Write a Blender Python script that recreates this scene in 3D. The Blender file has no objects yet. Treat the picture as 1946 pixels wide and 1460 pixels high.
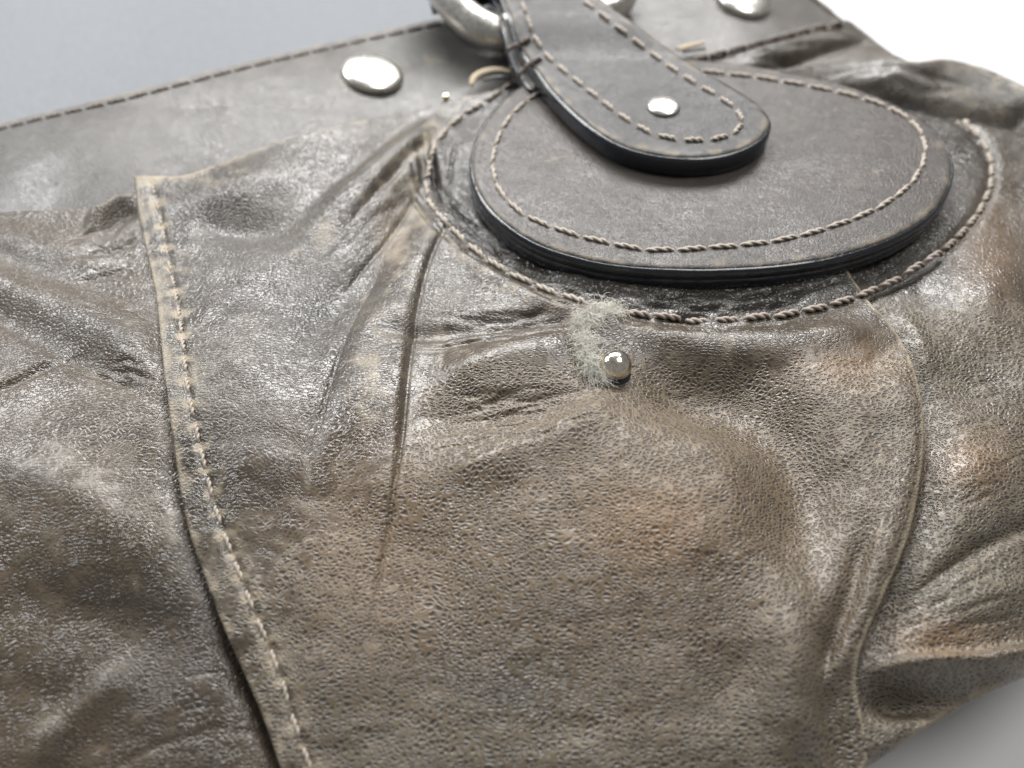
import bpy, math, random
import numpy as np
from mathutils import Matrix, Vector

scene = bpy.context.scene
col = scene.collection
random.seed(7)
RNG = np.random.RandomState(11)
CM = 0.01

# ------------------------------------------------------------------ camera
E = math.radians(50.0)          # camera looks down on the bag at this angle
DIST = 14.0                     # cm, camera to the middle of the pocket
WD = 1.2                        # picture width / distance
PW, PH = 1946.0, 1460.0
cam_d = bpy.data.cameras.new('camera')
cam = bpy.data.objects.new('camera', cam_d)
col.objects.link(cam)
scene.camera = cam
CAMP = np.array([0.0, -DIST*math.cos(E), DIST*math.sin(E)])
FW = np.array([0.0, math.cos(E), -math.sin(E)])
UP = np.array([0.0, math.sin(E), math.cos(E)])
cam.location = CAMP*CM
cam.rotation_euler = (math.pi/2-E, 0, 0)
cam_d.sensor_width = 36
cam_d.lens = 36/WD
cam_d.clip_start = 0.005
cam_d.clip_end = 20
cam_d.dof.use_dof = True
cam_d.dof.focus_distance = 0.1385
cam_d.dof.aperture_fstop = 11.0

# ------------------------------------------------------------------ light
w = bpy.data.worlds.new('World'); scene.world = w; w.use_nodes = True
bg = w.node_tree.nodes['Background']
bg.inputs[0].default_value = (1.0, 0.99, 0.97, 1); bg.inputs[1].default_value = 0.22

def area(name, loc, target, sx, sy, power, colr=(1, 1, 1)):
    d = bpy.data.lights.new(name, 'AREA'); d.shape = 'RECTANGLE'
    d.size = sx*CM; d.size_y = sy*CM; d.energy = power; d.color = colr
    o = bpy.data.objects.new(name, d); col.objects.link(o)
    o.location = Vector(loc)*CM
    o.rotation_euler = (Vector(target)-Vector(loc)).to_track_quat('-Z', 'Y').to_euler()
    return o
area('ceiling_and_fill_lamp', (-1, 44, 46), (0, 3, 0), 58, 20, 10.0, (1.0, 0.99, 0.98))
area('ceiling_and_fill_lamp', (24, 3, 52), (8, 0, 0), 22, 20, 1.8, (1.0, 0.985, 0.96))  # extra fill lamp, added to brighten the tabletop at the right
area('window_light', (-50, 26, 36), (-5, 0, 0), 26, 20, 3.4, (0.98, 0.99, 1.0))
scene.view_settings.view_transform = 'Standard'
scene.view_settings.look = 'None'
scene.view_settings.exposure = 0.0
scene.view_settings.gamma = 1.0

# ------------------------------------------------------------------ maths
def ss(a, b, x):
    t = np.clip((np.asarray(x, float)-a)/(b-a), 0, 1)
    return t*t*(3-2*t)

_lat = {}
def vnoise(x, y, seed=0):
    if seed not in _lat: _lat[seed] = np.random.RandomState(seed+100).rand(256, 256)
    L = _lat[seed]
    x = np.asarray(x, float); y = np.asarray(y, float)
    xi = np.floor(x).astype(int); yi = np.floor(y).astype(int)
    fx = x-xi; fy = y-yi
    fx = fx*fx*fx*(fx*(fx*6-15)+10); fy = fy*fy*fy*(fy*(fy*6-15)+10)
    a = L[xi & 255, yi & 255]; b = L[(xi+1) & 255, yi & 255]
    c = L[xi & 255, (yi+1) & 255]; d = L[(xi+1) & 255, (yi+1) & 255]
    return (a*(1-fx)+b*fx)*(1-fy)+(c*(1-fx)+d*fx)*fy
def fbm(x, y, seed=0, oc=3):
    s = 0; a = .5
    for i in range(oc):
        s = s+a*vnoise(x*2**i+17.3*i, y*2**i-9.1*i, seed+i); a *= .5
    return s/(1-.5**oc)

def catmull(pts, n=6, closed=False):
    P = [np.array(p, float) for p in pts]
    N = len(P); out = []
    for i in range(N if closed else N-1):
        p1 = P[i]; p2 = P[(i+1) % N]
        p0 = P[i-1] if (closed or i > 0) else 2*p1-p2
        p3 = P[(i+2) % N] if (closed or i+2 < N) else 2*p2-p1
        for k in range(n):
            t = k/n
            out.append(.5*((2*p1)+(-p0+p2)*t+(2*p0-5*p1+4*p2-p3)*t*t+(-p0+3*p1-3*p2+p3)*t**3))
    if not closed: out.append(P[-1])
    return np.array(out)

def ray(px, py):
    a = (np.asarray(px, float)-PW/2)/PW*WD; b = -(np.asarray(py, float)-PH/2)/PW*WD
    d = np.stack([a, FW[1]+b*UP[1], FW[2]+b*UP[2]], -1)
    return d
def project(x, y, z):
    dx = x-CAMP[0]; dy = y-CAMP[1]; dz = z-CAMP[2]
    dep = np.maximum(dy*FW[1]+dz*FW[2], 1.0)
    u = dx/dep/WD*PW+PW/2
    v = PH/2-(dy*UP[1]+dz*UP[2])/dep/WD*PW
    return u, v
def drop(pts, Hf, it=40):
    """where the sight line through each photo point meets the surface z = Hf(x, y)"""
    pts = np.asarray(pts, float); d = ray(pts[:, 0], pts[:, 1])
    z = np.zeros(len(pts))
    for _ in range(it):
        t = (z-CAMP[2])/d[:, 2]
        x = CAMP[0]+t*d[:, 0]; y = CAMP[1]+t*d[:, 1]
        z = z+.6*(Hf(x, y)-z)
    t = (z-CAMP[2])/d[:, 2]
    return np.stack([CAMP[0]+t*d[:, 0], CAMP[1]+t*d[:, 1], z], -1)

# ------------------------------------------------------------------ surface relief
def Hb(x, y):
    h = -0.032*np.maximum(0, 1.2-y)**2
    h = h+0.55*np.exp(-((x-1.6)/3.6)**2-((y+1.6)/2.6)**2)
    h = h+0.35*np.exp(-((x+6.2)/2.6)**2-((y+1.0)/2.6)**2)
    h = h-0.05*np.maximum(0, x-5.5)**2*ss(2, -3, y)
    h = h+0.16*np.maximum(0, y-7.5)*ss(9, 5, x)
    h = h-0.05*np.maximum(0, -8-x)**2
    h = h+.12*np.maximum(0, y-3.2)*ss(-1.6, -4.4, x)*ss(2.8, 5.0, y)*ss(11, 7, y)
    return np.maximum(h, -3.9)

def pdist(px, py, poly):
    """distance, side and fraction along a polyline"""
    best = np.full(px.shape, 1e9); sd = np.zeros(px.shape); tt = np.zeros(px.shape)
    L = np.r_[0, np.cumsum(np.hypot(*(poly[1:]-poly[:-1]).T))]
    for i in range(len(poly)-1):
        a = poly[i]; b = poly[i+1]; e = b-a; l2 = e@e+1e-9
        t = np.clip(((px-a[0])*e[0]+(py-a[1])*e[1])/l2, 0, 1)
        dx = px-a[0]-t*e[0]; dy = py-a[1]-t*e[1]; d = dx*dx+dy*dy
        m = d < best
        best = np.where(m, d, best)
        sd = np.where(m, np.sign(e[0]*(py-a[1])-e[1]*(px-a[0])), sd)
        tt = np.where(m, (L[i]+t*(L[i+1]-L[i]))/L[-1], tt)
    return np.sqrt(best), sd, tt

class Relief:
    def __init__(s): s.f = []
    def ridge(s, pts, amp, wr, wl=None, taper=(.2, .2), kind='g'):
        poly = catmull(pts, 4) if len(pts) > 2 else np.array(pts, float)
        wl = wr if wl is None else wl
        s.f.append(('r', poly, amp*.1, wr, wl, taper, kind)); return s
    def blob(s, cx, cy, rx, ry, amp, rot=0):
        s.f.append(('b', cx, cy, rx, ry, amp*.1, math.radians(rot))); return s
    def __call__(s, px, py):
        px = np.asarray(px, float); py = np.asarray(py, float)
        z = np.zeros(px.shape)
        for f in s.f:
            if f[0] == 'b':
                _, cx, cy, rx, ry, amp, rot = f
                dx = px-cx; dy = py-cy
                a = dx*math.cos(rot)+dy*math.sin(rot); b = -dx*math.sin(rot)+dy*math.cos(rot)
                z += amp*np.exp(-(a/rx)**2-(b/ry)**2)
            else:
                _, poly, amp, wr, wl, tp, kind = f
                al = max(.5*(wr+wl), 8); sp = .6*al
                L = np.r_[0, np.cumsum(np.hypot(*(poly[1:]-poly[:-1]).T))]
                n = max(3, int(L[-1]/sp)+1); q = np.linspace(0, L[-1], n); sp = q[1]
                P = np.stack([np.interp(q, L, poly[:, 0]), np.interp(q, L, poly[:, 1])], -1)
                T = np.gradient(P, axis=0); T /= np.linalg.norm(T, axis=1)[:, None]
                t = q/L[-1]; tap = np.ones(n)
                if tp[0] > 0: tap = tap*ss(-.02, tp[0], t)
                if tp[1] > 0: tap = tap*ss(-.02, tp[1], 1-t)
                tap = tap*amp*sp/(al*math.sqrt(math.pi))
                m = 2.6*max(wr, wl, al)
                for c in range(0, n, 6):
                    lo = P[c:c+6].min(0)-m; hi = P[c:c+6].max(0)+m
                    sel = np.nonzero((px > lo[0]) & (px < hi[0]) & (py > lo[1]) & (py < hi[1]))
                    if not len(sel[0]): continue
                    X = px[sel]; Y = py[sel]; acc = np.zeros(X.shape)
                    for k in range(c, min(n, c+6)):
                        dx = X-P[k, 0]; dy = Y-P[k, 1]
                        a = dx*T[k, 0]+dy*T[k, 1]; b = T[k, 0]*dy-T[k, 1]*dx
                        acc += tap[k]*np.exp(-(a/al)**2-(b/np.where(b > 0, wr, wl))**2)
                    z[sel] += acc
        return z

PATCH_PX = [(897, 300), (918, 240), (958, 190), (1015, 152), (1110, 125), (1240, 112), (1370, 117), (1490, 135), (1600, 160),
            (1695, 195), (1770, 240), (1806, 295), (1806, 345), (1775, 398), (1715, 440), (1640, 470), (1550, 492), (1440, 505),
            (1320, 509), (1200, 504), (1095, 486), (1010, 455), (945, 408), (908, 358)]
OUTER = [(985, 150), (930, 190), (872, 225), (838, 262), (818, 300), (808, 340), (818, 385), (850, 430), (900, 475), (965, 518), (1040, 552),
         (1120, 580), (1200, 598), (1290, 608), (1380, 610), (1470, 602), (1560, 585), (1640, 560), (1720, 523), (1790, 478),
         (1850, 418), (1882, 355), (1882, 300), (1858, 258), (1820, 225), (1775, 200)]
HEM = [(288, 345), (306, 420), (322, 500), (338, 580), (348, 650), (356, 730), (372, 810), (388, 880), (408, 960), (428, 1020),
       (452, 1080), (478, 1150), (508, 1220), (538, 1300), (562, 1380), (590, 1460), (620, 1540)]
outer_poly = catmull(OUTER, 5)
patch_poly = catmull(PATCH_PX, 5, True)
hem_poly = catmull(HEM, 4)

def inside_poly(px, py, poly):
    r = np.zeros(px.shape, bool); n = len(poly)
    for i in range(n):
        a = poly[i]; b = poly[(i+1) % n]
        if a[1] == b[1]: continue
        c = ((a[1] > py) != (b[1] > py)) & (px < (b[0]-a[0])*(py-a[1])/(b[1]-a[1])+a[0])
        r ^= c
    return r

# ---- the pocket
RP = Relief()
# pleat running down from the patch
RP.ridge([(832, 390), (790, 500), (764, 610), (748, 740), (730, 900), (705, 1060)], 1.6, 120, 32, (.1, .45))
RP.ridge([(858, 395), (815, 500), (790, 600), (775, 720), (762, 860), (738, 1000), (712, 1150), (695, 1330)], -.3, 10, 8, (.08, .35))
RP.ridge([(860, 395), (816, 500), (792, 600), (777, 720), (763, 860), (739, 1000), (713, 1150), (696, 1330)], -.45, 4, 3.5, (.08, .35))
RP.ridge([(776, 640), (770, 760), (757, 880), (742, 980)], -.35, 3.5, 3, (.2, .3))
RP.ridge([(745, 470), (694, 560), (657, 640), (628, 740), (600, 850), (586, 960)], -.35, 3.5, 3.5, (.3, .4))
RP.ridge([(740, 470), (690, 560), (655, 640), (628, 740), (600, 840), (590, 960), (560, 1100)], -.6, 12, 18, (.3, .6))
# second fold up to the band
RP.ridge([(835, 232), (770, 292), (700, 355), (640, 415), (570, 480), (500, 530)], 2.9, 38, 44, (.15, .5))
RP.ridge([(830, 262), (785, 300), (735, 355), (690, 410), (640, 470)], -1.2, 8, 8, (.12, .5))
RP.ridge([(820, 215), (740, 262), (660, 330), (590, 385)], -1.2, 18, 18, (.2, .4))
RP.ridge([(815, 320), (765, 420), (690, 520), (610, 620), (545, 700)], -2.4, 36, 46, (.15, .4))
RP.ridge([(800, 345), (745, 435), (690, 500), (640, 560)], -.5, 4, 4, (.2, .3))
RP.blob(470, 360, 120, 55, 2.5, -15)
RP.ridge([(355, 420), (450, 445), (560, 440)], -1.2, 26, 26, (.3, .4))
RP.blob(450, 620, 110, 190, 1.5, 10)
RP.blob(520, 830, 110, 120, 1.5, 0)
# creases running from the stud and the stitch line
RP.ridge([(1105, 612), (1010, 606), (900, 618), (790, 636), (690, 640)], -1.6, 16, 14, (.1, .3))
RP.ridge([(1120, 655), (1000, 668), (900, 696), (815, 735)], 2.0, 34, 30, (.25, .3))
RP.ridge([(1150, 735), (1050, 755), (930, 785), (790, 800)], -2.2, 42, 34, (.15, .3))
RP.ridge([(1175, 755), (1080, 815), (950, 860), (800, 905)], 1.2, 30, 34, (.2, .3))
RP.ridge([(1200, 705), (1290, 715), (1400, 735), (1490, 790), (1540, 870), (1550, 990), (1500, 1120)], -7.0, 95, 62, (.1, .3))
RP.ridge([(1230, 648), (1350, 662), (1480, 655), (1600, 640), (1680, 660)], 2.2, 30, 30, (.2, .2))
RP.blob(1166, 700, 48, 42, -1.6)
RP.blob(1330, 820, 120, 60, 1.6, 15)
RP.blob(1300, 1000, 230, 120, 1.2, -20)
RP.blob(640, 1180, 90, 160, 1.0, 10)
# the folded right hem
RP.ridge([(1690, 650), (1722, 750), (1728, 860), (1712, 960), (1670, 1080), (1620, 1200), (1595, 1270)], .9, 40, 24, (.2, .1))
RP.ridge([(1668, 960), (1645, 1040), (1618, 1140), (1580, 1235), (1560, 1290)], -2.0, 26, 12, (.35, .12))
RP.ridge([(1560, 1290), (1575, 1360), (1600, 1440), (1620, 1500)], -.7, 20, 20, (.1, .3))
RP.ridge([(1500, 1120), (1490, 1230), (1500, 1340), (1540, 1450)], 3.2, 60, 60, (.3, .2))
RP.ridge([(1280, 1400), (1380, 1310), (1470, 1210)], -1.2, 60, 60, (.3, .3))
# stitch lines pull the leather in
RP.ridge(OUTER[3:19], -0.9, 13, 13, (0, 0))
RP.ridge([(830, 400), (905, 500), (1040, 572), (1200, 622), (1350, 636), (1500, 622)], 1.2, 22, 14, (.2, .2))
RP.ridge(HEM, -0.6, 9, 9, (0, 0))
rn = random.Random(4)
def fan(R, a0, a1, b0, b1, n, amp, wd, rough=6):
    """n fine creases, each from somewhere on a0-a1 to somewhere on b0-b1"""
    for i in range(n):
        t = rn.random(); q = min(1, max(0, t+rn.uniform(-.12, .12)))
        A = np.array(a0)*(1-t)+np.array(a1)*t; B = np.array(b0)*(1-q)+np.array(b1)*q
        s0 = rn.uniform(0, .45); s1 = s0+rn.uniform(.25, .55)
        pts = []
        for k in range(5):
            s = s0+(min(s1, 1)-s0)*k/4
            p = A*(1-s)+B*s
            pts.append((p[0]+rn.uniform(-rough, rough), p[1]+rn.uniform(-rough, rough)))
        R.ridge(pts, -amp*rn.uniform(.5, 1.2), wd*rn.uniform(.7, 1.3), None, (.3, .3))
fan(RP, (1120, 590), (1120, 640), (690, 600), (690, 680), 26, .24, 3.6, 5)
fan(RP, (1150, 715), (1180, 780), (760, 760), (770, 930), 40, .27, 4, 5)
fan(RP, (1210, 700), (1230, 740), (1480, 700), (1480, 820), 10, .3, 4, 4)
fan(RP, (850, 420), (930, 500), (760, 900), (800, 900), 6, .12, 5, 8)
fan(RP, (830, 230), (850, 300), (520, 420), (560, 560), 14, .16, 5, 8)
RP.blob(690, 760, 60, 110, 1.0, 10)
RP.blob(500, 890, 80, 50, .9, 0)
RP.blob(900, 900, 120, 34, .8, -12)
for i in range(130):     # puckers beside the big seam
    k = rn.randrange(20, len(outer_poly)-45); p = outer_poly[k]; q = outer_poly[k+6]
    off = rn.uniform(-48, -8) if rn.random() < .75 else rn.uniform(8, 22)
    t = (q-p)/np.linalg.norm(q-p); n = np.array([-t[1], t[0]])
    o = -off
    c = p+n*(-o)*(-1)
    sgn = 1 if off < 0 else -1
    c = p+np.array([t[1], -t[0]])*abs(off)*sgn
    L = rn.uniform(20, 55)
    RP.ridge([tuple(c-t*L+n*rn.uniform(-5, 5)), tuple(c), tuple(c+t*L+n*rn.uniform(-5, 5))], -rn.uniform(.25, .8), rn.uniform(3, 5.5), None, (.3, .3))

def under_patch(px, py):
    d, s, t = pdist(px, py, patch_poly)
    return np.where(inside_poly(px, py, patch_poly), ss(10, 60, d), 0)
def Hpocket(x, y):
    hb = Hb(x, y); u, v = project(x, y, hb+.15)
    r = RP(u, v)+.05*(fbm(u/60, v/45, 3, 3)-.5)+.16*(fbm(u/190, v/150, 31, 2)-.5)
    return hb+.15-.11*ss(1240, 1340, v)*ss(1480, 1590, u)+r*(1-under_patch(u, v))

PE_L = np.array([(257, 345), (262, 400), (278, 480), (295, 560), (304, 640), (312, 720), (323, 800), (333, 870), (345, 950), (362, 1020), (387, 1090), (420, 1180), (455, 1260), (490, 1340), (520, 1420), (550, 1510), (600, 1620)], float)
PE_R = np.array([(1570, 430), (1602, 495), (1645, 562), (1698, 622), (1735, 690), (1753, 770), (1756, 850), (1746, 930), (1729, 1010), (1702, 1080), (1668, 1158), (1638, 1228), (1627, 1290), (1636, 1350), (1650, 1420)], float)
# ---- the left side
RL = Relief()
RL.ridge([(-120, 490), (0, 535), (110, 570), (200, 620), (290, 700), (340, 760)], 2.1, 44, 70, (.05, .2))
RL.ridge([(-120, 560), (0, 610), (100, 665), (200, 712), (310, 768)], -1.2, 14, 40, (.05, .25))
RL.ridge([(-60, 760), (20, 730), (100, 690), (170, 668)], -.9, 8, 8, (.1, .4))
RL.ridge([(255, 372), (215, 385), (190, 415), (165, 455)], 3.0, 14, 26, (.05, .4))
RL.ridge([(262, 400), (225, 420), (195, 470)], -1.4, 16, 12, (.05, .4))
RL.ridge([(262, 455), (200, 482), (130, 500)], -.8, 7, 7, (.05, .5))
RL.blob(60, 470, 140, 40, 1.6, 8)
RL.ridge([(-60, 470), (60, 520), (180, 555), (300, 600)], -1.4, 28, 28, (.1, .3))
RL.blob(190, 850, 150, 60, -.5, 20)
RL.blob(190, 1010, 180, 110, 1.6, 25)
RL.ridge([(-60, 880), (60, 900), (160, 950), (250, 1040), (330, 1120)], .5, 40, 40, (.2, .3))
RL.ridge([(-60, 1180), (80, 1150), (220, 1180), (400, 1270)], -1.0, 60, 60, (.2, .3))
RL.ridge([(30, 1470), (120, 1390), (200, 1310), (270, 1270)], 1.1, 34, 30, (.2, .3))
RL.ridge([(200, 1470), (320, 1410), (460, 1390), (520, 1385)], -.2, 10, 8, (.3, .05))
RL.ridge([(300, 560), (315, 700), (340, 880), (380, 1060), (460, 1250), (540, 1430), (590, 1560)], -1.0, 30, 50, (.1, 0))
RL.ridge([(400, 1120), (460, 1250), (540, 1430), (590, 1560)], -1.4, 40, 70, (.3, 0))
RL.blob(60, 1320, 90, 70, -.6, 30)
fan(RL, (300, 600), (310, 780), (120, 540), (60, 700), 14, .3, 4, 5)
fan(RL, (260, 400), (280, 520), (120, 470), (120, 560), 14, .3, 4, 5)
fan(RL, (400, 1150), (520, 1420), (200, 1200), (250, 1460), 10, .14, 5, 6)
def Hleft(x, y):
    hb = Hb(x, y); u, v = project(x, y, hb)
    ue = np.interp(v, PE_L[:, 1], PE_L[:, 0])
    return hb-.9*ss(15, 130, u-ue)+RL(u, v)+.03*(fbm(u/60, v/45, 5, 3)-.5)+.05*(fbm(u/170, v/130, 51, 2)-.5)

# ---- the right side
RR = Relief()
RR.ridge([(1600, 118), (1700, 145), (1800, 140), (1900, 160), (2000, 205)], 4.2, 24, 34, (.3, .05))
RR.ridge([(1500, 130), (1600, 160), (1720, 187), (1830, 203), (1960, 226)], -5, 15, 14, (.25, .02))
RR.ridge([(1400, 120), (1480, 95), (1560, 80), (1640, 78)], 1.6, 14, 14, (.2, .2))
RR.ridge([(1420, 140), (1520, 108), (1600, 92), (1660, 85)], -1.2, 7, 7, (.2, .2))
RR.ridge([(1300, 125), (1380, 100), (1480, 70), (1590, 45)], -.9, 7, 7, (.1, .1))
RR.ridge([(1705, 590), (1745, 640), (1765, 720)], .8, 22, 22, (.3, .3))
RR.blob(1880, 560, 70, 70, 1.6)
RR.blob(1850, 720, 90, 60, -1.4)
RR.blob(1870, 900, 80, 70, 1.4)
RR.ridge([(1990, 985), (1890, 1030), (1800, 1085), (1720, 1150)], -1.1, 22, 14, (.05, .4))
RR.ridge([(1990, 1110), (1880, 1140), (1780, 1190), (1690, 1250)], 1.1, 40, 36, (.1, .3))
RR.ridge([(1990, 1235), (1870, 1258), (1760, 1262), (1650, 1275)], 2.6, 18, 26, (.02, .2))
RR.ridge([(1900, 1310), (1800, 1320), (1720, 1330), (1650, 1320)], -4.0, 40, 30, (.2, .2))
RR.ridge(OUTER[17:], -0.9, 12, 12, (0, 0))
RR.ridge([(1640, 600), (1730, 700), (1770, 800), (1765, 950), (1700, 1120), (1640, 1250)], -2.0, 26, 40, (.1, .1))
fan(RR, (1700, 1130), (1650, 1250), (1980, 960), (1980, 1180), 12, .3, 4, 5)
fan(RR, (1480, 110), (1500, 150), (1960, 180), (1960, 230), 14, .35, 3.2, 4)
fan(RR, (1360, 90), (1380, 130), (1680, 60), (1700, 130), 14, .35, 3.2, 4)
fan(RR, (1780, 700), (1780, 1000), (1980, 700), (1980, 900), 16, .25, 3.4, 5)
def Hright(x, y):
    hb = Hb(x, y); u, v = project(x, y, hb+.05)
    r = RR(u, v)+.05*(fbm(u/60, v/45, 8, 3)-.5)+.2*(fbm(u/170, v/130, 81, 2)-.5)
    ue = np.interp(v, PE_R[:, 1], PE_R[:, 0])
    return hb+.02+r*(1-under_patch(u, v))-.9*ss(20, 130, ue-u)*ss(380, 460, v)

RB = Relief()
RB.blob(150, 300, 170, 70, 1.6, -12)
RB.ridge([(560, 100), (600, 180), (590, 260)], -.5, 30, 30, (.3, .3))
RB.blob(850, 120, 90, 60, -.8)
RB.blob(930, 160, 50, 16, 1.6, -12)
def Hband(x, y):
    hb = Hb(x, y); u, v = project(x, y, hb-.1)
    return hb-.1+RB(u, v)+.05*(fbm(u/90, v/70, 9, 3)-.5)

def Hpatch(x, y):
    return .70+.02*(y-5)+.06*(vnoise(x*.4+3, y*.4, 77)-.5)+.035*np.maximum(0, y-7.6)
def Htab(x, y):
    return 1.17+.02*(y-5)+.04*np.maximum(0, y-7.0)**1.3+.30*ss(7.9, 9.3, y)

# ------------------------------------------------------------------ mesh building
def mesh_from(name, V, F, mat, smooth=True, attrs=None):
    """V in cm; F list/array of quads or tris"""
    me = bpy.data.meshes.new(name)
    V = np.asarray(V, np.float32)*CM
    F = np.asarray(F, np.int32)
    n = F.shape[1]
    me.vertices.add(len(V)); me.vertices.foreach_set('co', V.ravel())
    me.loops.add(F.size); me.loops.foreach_set('vertex_index', F.ravel())
    me.polygons.add(len(F))
    me.polygons.foreach_set('loop_start', np.arange(0, F.size, n, dtype=np.int32))
    me.polygons.foreach_set('loop_total', np.full(len(F), n, np.int32))
    me.polygons.foreach_set('use_smooth', np.full(len(F), smooth))
    me.update(calc_edges=True); me.validate()
    if attrs:
        for k, a in attrs.items():
            at = me.attributes.new(k, 'FLOAT', 'POINT')
            at.data.foreach_set('value', np.asarray(a, np.float32))
    if mat: me.materials.append(mat)
    return me
TABLE_Z = -4.2
def link(name, me, parent=None):
    o = bpy.data.objects.new(name, me); col.objects.link(o)
    if parent is not None:
        o.parent = parent
        if parent.type == 'EMPTY': o.location = -parent.location
    return o

def sheet(name, outline, Hf, mat, parent, thick=.14, res=.028, edge_r=.1, edge_drop=.07, attrs=None, n=5, wall_in=0):
    """a piece of leather: fine grid cut to an outline, with a rolled rim and real thickness"""
    pl = catmull(outline, n, True)
    Q = drop(pl, Hf)[:, :2]
    # even boundary samples
    Qc = np.vstack([Q, Q[:1]]); seg = np.hypot(*(Qc[1:]-Qc[:-1]).T)
    L = np.r_[0, np.cumsum(seg)]; m = int(L[-1]/(res*.4))
    s = np.linspace(0, L[-1], m, endpoint=False)
    B = np.stack([np.interp(s, L, Qc[:, 0]), np.interp(s, L, Qc[:, 1])], -1)
    lo = B.min(0)-3*res; hi = B.max(0)+3*res
    nx = int((hi[0]-lo[0])/res)+1; ny = int((hi[1]-lo[1])/res)+1
    X, Y = np.meshgrid(lo[0]+np.arange(nx)*res, lo[1]+np.arange(ny)*res, indexing='ij')
    # nearest boundary sample by growing out from the boundary cells
    near = np.full((nx, ny), -1, int); dist = np.full((nx, ny), 1e9)
    bi = np.clip(np.round((B-lo)/res).astype(int), 0, [nx-1, ny-1])
    for off_x in (-1, 0, 1):
        for off_y in (-1, 0, 1):
            ix = np.clip(bi[:, 0]+off_x, 0, nx-1); iy = np.clip(bi[:, 1]+off_y, 0, ny-1)
            d = np.hypot(X[ix, iy]-B[:, 0], Y[ix, iy]-B[:, 1])
            o = np.argsort(-d); ix, iy, d, idx = ix[o], iy[o], d[o], o
            tmp = np.full((nx, ny), 1e9); ti = np.full((nx, ny), -1)
            tmp[ix, iy] = d; ti[ix, iy] = idx
            mm = tmp < dist
            dist = np.where(mm, tmp, dist); near = np.where(mm, ti, near)
    for _ in range(int(edge_r/res)+3):
        for ax, sh in ((0, 1), (0, -1), (1, 1), (1, -1)):
            nn = np.roll(near, sh, ax); ok = nn >= 0
            d = np.where(ok, np.hypot(X-B[nn, 0], Y-B[nn, 1]), 1e9)
            mm = d < dist
            dist = np.where(mm, d, dist); near = np.where(mm, nn, near)
    ins = inside_poly(X, Y, Q)
    snap = (~ins & (dist < .72*res)) | (ins & (dist < .42*res))
    Xs = np.where(snap, B[near, 0], X); Ys = np.where(snap, B[near, 1], Y)
    keep = ins | snap
    d_in = np.where(snap, 0, np.where(ins, dist, 0))
    k = keep[:-1, :-1] & keep[1:, :-1] & keep[:-1, 1:] & keep[1:, 1:]
    idx = np.arange(nx*ny).reshape(nx, ny)
    F = np.stack([idx[:-1, :-1][k], idx[1:, :-1][k], idx[1:, 1:][k], idx[:-1, 1:][k]], -1)
    used = np.unique(F); rem = np.full(nx*ny, -1); rem[used] = np.arange(len(used)); F = rem[F]
    x = Xs.ravel()[used]; y = Ys.ravel()[used]; d = d_in.ravel()[used]
    z = Hf(x, y)
    q = np.clip(d/edge_r, 0, 1)
    z = z-edge_drop*(1-np.sqrt(np.clip(1-(1-q)**2, 0, 1)))
    V = np.stack([x, y, z], -1)
    # rim wall
    he = np.concatenate([F[:, [0, 1]], F[:, [1, 2]], F[:, [2, 3]], F[:, [3, 0]]])
    key = np.sort(he, 1); key = key[:, 0].astype(np.int64)*10**7+key[:, 1]
    uq, inv, cnt = np.unique(key, return_inverse=True, return_counts=True)
    bd = he[cnt[inv] == 1]
    bv = np.unique(bd); mp = np.full(len(V), -1); mp[bv] = len(V)+np.arange(len(bv))
    low = V[bv].copy(); low[:, 2] -= thick
    W = np.stack([bd[:, 1], bd[:, 0], mp[bd[:, 0]], mp[bd[:, 1]]], -1)
    # keep rim sharp by its own vertices
    A = None
    u, v = project(x, y, z)
    if attrs:
        A = attrs(u, v, d)
        A = {kk: np.r_[a, a[bv]] for kk, a in A.items()}
    me = mesh_from(name, np.vstack([V, low]), np.vstack([F, W]), mat, True, A)
    return link(name, me, parent), B

def sweep_edge(name, outline, Hf, prof, mat, parent, closed=True, n=6, step=.07):
    """sweeps a rim profile (outward, height) round an outline"""
    pl = catmull(outline, n, closed); Q = drop(pl, Hf)
    Qc = np.vstack([Q, Q[:1]]) if closed else Q
    L = np.r_[0, np.cumsum(np.linalg.norm(Qc[1:]-Qc[:-1], axis=1))]
    m = int(L[-1]/step); s = np.linspace(0, L[-1], m, endpoint=not closed)
    P = np.stack([np.interp(s, L, Qc[:, i]) for i in range(3)], -1)
    T = (np.roll(P, -1, 0)-np.roll(P, 1, 0)) if closed else np.gradient(P, axis=0)
    T[:, 2] = 0; T /= np.linalg.norm(T, axis=1)[:, None]
    N = np.stack([T[:, 1], -T[:, 0]], -1)
    area2 = np.sum(P[:, 0]*np.roll(P[:, 1], -1)-P[:, 1]*np.roll(P[:, 0], -1))
    if area2 < 0: N = -N
    pr = np.array(prof); K = len(pr)
    V = np.zeros((m, K, 3))
    V[:, :, 0] = P[:, None, 0]+N[:, None, 0]*pr[None, :, 0]
    V[:, :, 1] = P[:, None, 1]+N[:, None, 1]*pr[None, :, 0]
    jit = (vnoise(s*1.7, s*0+.5, 5)-.5)*.025
    V[:, :, 2] = P[:, None, 2]+pr[None, :, 1]+jit[:, None]*0.6
    F = []
    for i in range(m if closed else m-1):
        j = (i+1) % m
        for k in range(K-1):
            F.append((i*K+k, j*K+k, j*K+k+1, i*K+k+1))
    return link(name, mesh_from(name, V.reshape(-1, 3), F, mat), parent)

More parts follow.
